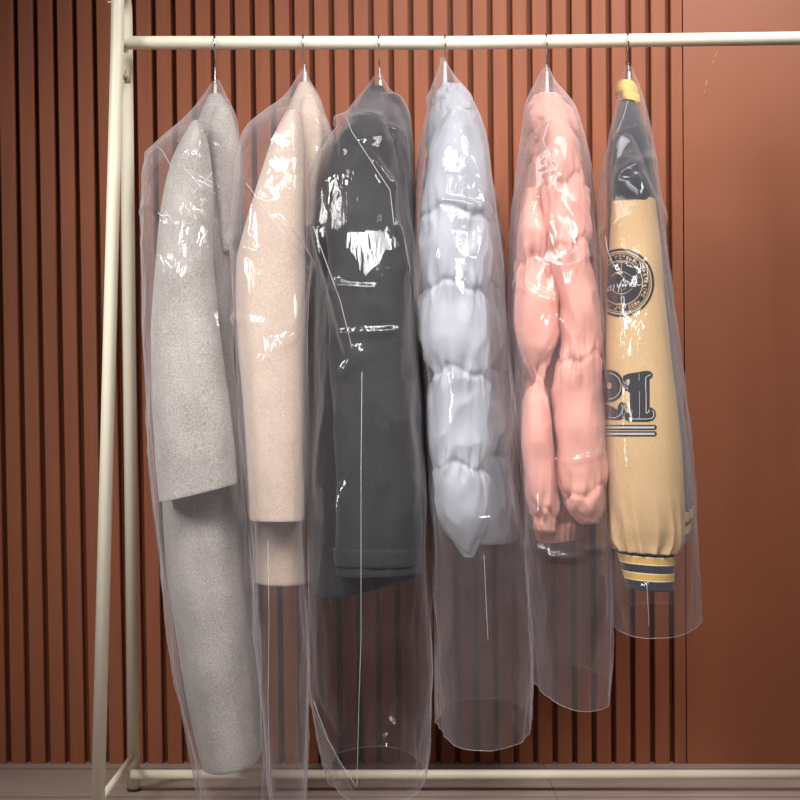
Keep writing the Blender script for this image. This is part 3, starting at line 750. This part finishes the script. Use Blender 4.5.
def bag_disp(o, creases, seam=None, zc_=0.0):
    lo = min(0, 0)
    def f(a, py, px, co, front):
        k = min(1.0, max(0.15, (py - 70) / 90.0))
        v = 0.010 * (0.45 - abs(NA(co, 5.5, 5.5, 3.0, o)) * 1.6)
        v += 0.0045 * (0.4 - abs(NA(co, 15, 15, 6.5, o + 3)) * 1.8)
        v += 0.0013 * (0.4 - abs(NA(co, 38, 38, 14, o + 7)) * 1.8)
        v *= k
        if front:
            for c in creases:
                if min(c[1], c[3]) - 20 < py < max(c[1], c[3]) + 20:
                    v += c[5] * tent(px, py, *c[:5])
            if seam is not None:
                sx = np.interp(py, [q[0] for q in seam], [q[1] for q in seam])
                if py > seam[0][0] - 5: v += 0.006 * max(0.0, 1 - abs(px - sx) / 9.0)
        return v
    return f

def build_bag(rows, label, mat, o, garment, creases=(), seam=None, folds=(), nseg=150, step=2.6, tilt=None):
    r = shell('garment_bag', rows, mat, None, step=step, nseg=nseg, disp=bag_disp(o, creases, seam), top='none', bottom='none', p=lambda y, e=rows[-1][0]: 0.5 + 0.42 * min(1, max(0, (y - e + 110) / 110)) ** 1.3, sm=3, tilt=tilt)
    # the film rests on the garment inside it: wherever cloth would come through, lay the film over it
    bm = bmesh.new()
    for c in garment.children:
        t = c.data.copy(); t.transform(c.matrix_world); bm.from_mesh(t); bpy.data.meshes.remove(t)
    bvh = BVHTree.FromBMesh(bm); bm.free()
    me = r.data; n = len(me.vertices) // nseg
    R = np.zeros((n, nseg)); D = []; Cn = []
    co = np.array([v.co[:] for v in me.vertices]).reshape(n, nseg, 3)
    for i in range(n):
        c = co[i].mean(0)
        for k in range(nseg):
            d = co[i, k] - c; d[2] = 0
            rr = float(np.hypot(d[0], d[1])); dv = Vector(d) / max(rr, 1e-6)
            h = bvh.ray_cast(Vector((c[0], c[1], co[i, k, 2])) + dv * 0.7, -dv, 0.7)
            if h[0] is not None:
                need = 0.7 - h[3] + 0.0035
                if need > rr: R[i, k] = need - rr
    # spread the pushes a little so that the film bridges between contacts
    S = R.copy()
    for it in range(3):
        P = np.pad(S, ((1, 1), (0, 0)), 'edge'); a = (P[:-2] + P[2:] + np.roll(S, 1, 1) + np.roll(S, -1, 1)) / 4
        S = np.maximum(R, a)
    for i in range(n):
        c = co[i].mean(0)
        for k in range(nseg):
            if S[i, k] > 0:
                d = co[i, k] - c; d[2] = 0
                q = co[i, k] + d / max(np.hypot(d[0], d[1]), 1e-6) * S[i, k]
                me.vertices[i * nseg + k].co = q
    me.update()
    ring = [me.vertices[(n - 1) * nseg + k].co.copy() for k in range(nseg)]; ring.append(ring[0])
    pipe('hem_edge', ring, 0.0005, M['film_edge'], r, 5, straight=True)
    for F_ in folds: seam_line('fold_line', F_, r, M['film_edge'], r, 0.00055, 0.0006)
    tag(r, label, 'garment bag', 'transparent plastic garment bags')
    return r

R3 = lambda rows: [(a, b, c, d, e) for (a, b, c, d, e) in rows]
bags = []
build_bag([(80, 214, 219, 0, 0.004), (88, 208, 223, 0, 0.03), (98, 200, 229, 0, 0.07), (115, 184, 238, 0, 0.13), (132, 163, 238, 0, 0.18), (143, 150, 237, 0, 0.205), (160, 144, 236, 0, 0.225), (200, 143, 234, -0.005, 0.26), (260, 143, 234, -0.005, 0.272), (340, 145, 236, -0.005, 0.272), (440, 149, 242, -0.005, 0.272),
           (520, 155, 248, -0.005, 0.265), (600, 163, 254, -0.005, 0.262), (680, 174, 261, 0, 0.258), (770, 190, 268, 0, 0.25), (830, 200, 270, 0, 0.24)],
          'clear plastic garment bag around the grey wool coat', film_mat('film_grey_coat', 0.07, 1.0), 101, g1,
          [(182, 166, 213, 186, 5, .006), (152, 150, 172, 182, 6, .006), (150, 205, 160, 214, 5, .008), (200, 214, 228, 250, 5, .006), (205, 245, 214, 300, 4, .005), (150, 240, 196, 300, 8, .004)],
          folds=([(150, 142), (162, 150), (172, 168)], [(183, 167), (194, 178), (202, 188)], [(213, 172), (200, 186), (190, 196)]))
build_bag([(69, 301, 306, 0, 0.004), (80, 295, 309, 0, 0.03), (95, 283, 315, 0, 0.07), (108, 262, 318, 0, 0.13), (120, 243, 319, 0, 0.18), (135, 237, 317, 0, 0.215), (160, 233, 314, 0, 0.245), (200, 230, 312, -0.005, 0.265), (240, 229, 310, -0.005, 0.272), (320, 233, 309, -0.005, 0.272), (440, 240, 309, -0.005, 0.272),
           (540, 247, 309, -0.005, 0.266), (640, 255, 308, 0, 0.262), (740, 263, 307, 0, 0.255), (840, 272, 305, 0, 0.25)],
          'clear plastic garment bag around the beige wool coat', film_mat('film_beige_coat', 0.08, 3.0), 111, g2,
          [(245, 182, 307, 260, 6, .010), (232, 235, 254, 252, 8, .010), (303, 270, 288, 340, 8, .008), (288, 340, 266, 362, 7, .010), (236, 318, 262, 326, 8, .008), (263, 280, 266, 345, 6, .006)],
          folds=([(268, 540), (269, 620), (268, 700), (270, 795)], [(246, 183), (262, 205), (284, 234), (306, 259)]))
build_bag([(74, 376, 381, 0, 0.004), (85, 368, 387, 0, 0.03), (98, 355, 396, 0, 0.07), (112, 343, 404, 0, 0.14), (130, 328, 409, 0, 0.19), (150, 315, 411, 0, 0.225), (175, 307, 413, 0, 0.25), (230, 308, 416, -0.005, 0.272), (300, 309, 420, -0.005, 0.274), (400, 309, 427, -0.005, 0.274),
           (520, 308, 430, -0.005, 0.272), (620, 308, 431, -0.002, 0.262), (700, 309, 430, 0, 0.258), (745, 315, 429, 0, 0.25), (780, 322, 427, 0, 0.24), (800, 328, 424, 0, 0.235)],
          'clear plastic garment bag around the dark charcoal coat', film_mat('film_charcoal_coat', 0.028, 5.0), 121, g3,
          [(345, 116, 388, 188, 7, .012), (345, 116, 392, 130, 5, .006), (342, 120, 345, 180, 6, .007), (388, 188, 398, 270, 7, .010), (314, 222, 345, 345, 7, .009), (340, 288, 366, 290, 5, .008), (340, 288, 348, 350, 7, .009), (346, 370, 362, 350, 8, .012), (395, 232, 402, 268, 6, .010), (345, 335, 390, 332, 6, .006), (318, 710, 357, 780, 6, .010)],
          seam=[(300, 361), (560, 361), (640, 361), (790, 357)],
          folds=([(362, 372), (361, 470), (361, 560), (361, 640), (359, 700), (357, 785)], [(346, 117), (352, 132), (364, 150), (378, 172), (390, 190), (394, 225)], [(313, 226), (326, 262), (340, 300), (352, 348)], [(313, 700), (328, 740), (342, 765), (357, 788)]))
build_bag([(57, 439, 444, 0, 0.004), (66, 439, 448, 0, 0.02), (76, 434, 456, 0, 0.05), (88, 430, 468, 0, 0.09), (104, 428, 478, 0, 0.14), (125, 422, 485, 0, 0.19), (150, 417, 490, 0, 0.225), (200, 415, 497, 0, 0.255), (260, 414, 504, -0.005, 0.274), (330, 417, 509, -0.005, 0.274), (420, 425, 516, -0.005, 0.274),
           (500, 431, 522, -0.005, 0.272), (600, 435, 529, 0, 0.26), (690, 436, 532, 0, 0.25), (746, 437, 531, 0, 0.24)],
          'clear plastic garment bag around the pale grey puffer jacket', film_mat('film_grey_puffer', 0.085, 7.0), 131, g4,
          [(470, 160, 482, 205, 7, .012), (436, 200, 480, 210, 5, .008), (464, 235, 470, 260, 6, .010), (480, 235, 476, 260, 6, .008), (430, 95, 450, 130, 5, .006), (488, 560, 486, 640, 6, .006)],
          seam=[(520, 486), (640, 487), (740, 490)],
          folds=([(484, 555), (486, 600), (488, 640)],))
build_bag([(67, 544, 549, 0, 0.004), (77, 538, 553, 0, 0.03), (88, 530, 564, 0, 0.07), (102, 525, 576, 0, 0.13), (125, 523, 583, 0, 0.19), (155, 519, 589, 0, 0.23), (200, 513, 594, 0, 0.255), (260, 510, 600, -0.005, 0.274), (330, 510, 604, -0.005, 0.274), (420, 514, 608, -0.005, 0.274),
           (500, 522, 609, -0.005, 0.272), (580, 527, 610, 0, 0.262), (640, 531, 612, 0, 0.255), (706, 533, 611, 0, 0.24)],
          'clear plastic garment bag around the pink puffer jacket', film_mat('film_pink_puffer', 0.085, 9.0), 141, g5,
          [(548, 130, 560, 175, 6, .008), (556, 170, 574, 205, 8, .014), (521, 286, 548, 302, 7, .014), (575, 262, 566, 290, 7, .010), (570, 265, 585, 258, 6, .008), (574, 460, 592, 455, 5, .012), (556, 554, 574, 555, 5, .012), (530, 548, 606, 548, 6, .004)],
          tilt=lambda py: 0.22 * max(0, (py - 560) / 150),
          folds=([(549, 120), (543, 140), (552, 165), (560, 180)],))
build_bag([(66, 626, 631, 0, 0.004), (75, 622, 635, 0, 0.02), (88, 619, 641, 0, 0.05), (105, 615, 646, 0, 0.10), (130, 610, 652, 0, 0.17), (160, 604, 657, 0, 0.225), (200, 598, 662, 0, 0.255), (260, 599, 668, -0.005, 0.274), (330, 601, 677, -0.005, 0.274), (420, 604, 688, -0.005, 0.274),
           (500, 607, 694, -0.005, 0.272), (560, 609, 698, 0, 0.25), (603, 610, 700, 0, 0.25), (635, 611, 700, 0, 0.24)],
          'clear plastic garment bag around the tan and navy varsity jacket', film_mat('film_varsity', 0.036, 11.0), 151, g6,
          [(626, 172, 644, 162, 7, .012), (632, 168, 643, 190, 7, .010), (643, 180, 662, 215, 6, .006), (606, 236, 618, 275, 5, .007), (626, 265, 640, 288, 7, .012), (626, 95, 616, 125, 5, .006)],
          seam=[(585, 647), (632, 648)],
          folds=([(647, 585), (648, 605), (649, 626)], [(605, 236), (608, 252), (616, 270)], [(628, 100), (624, 115), (617, 132)]))
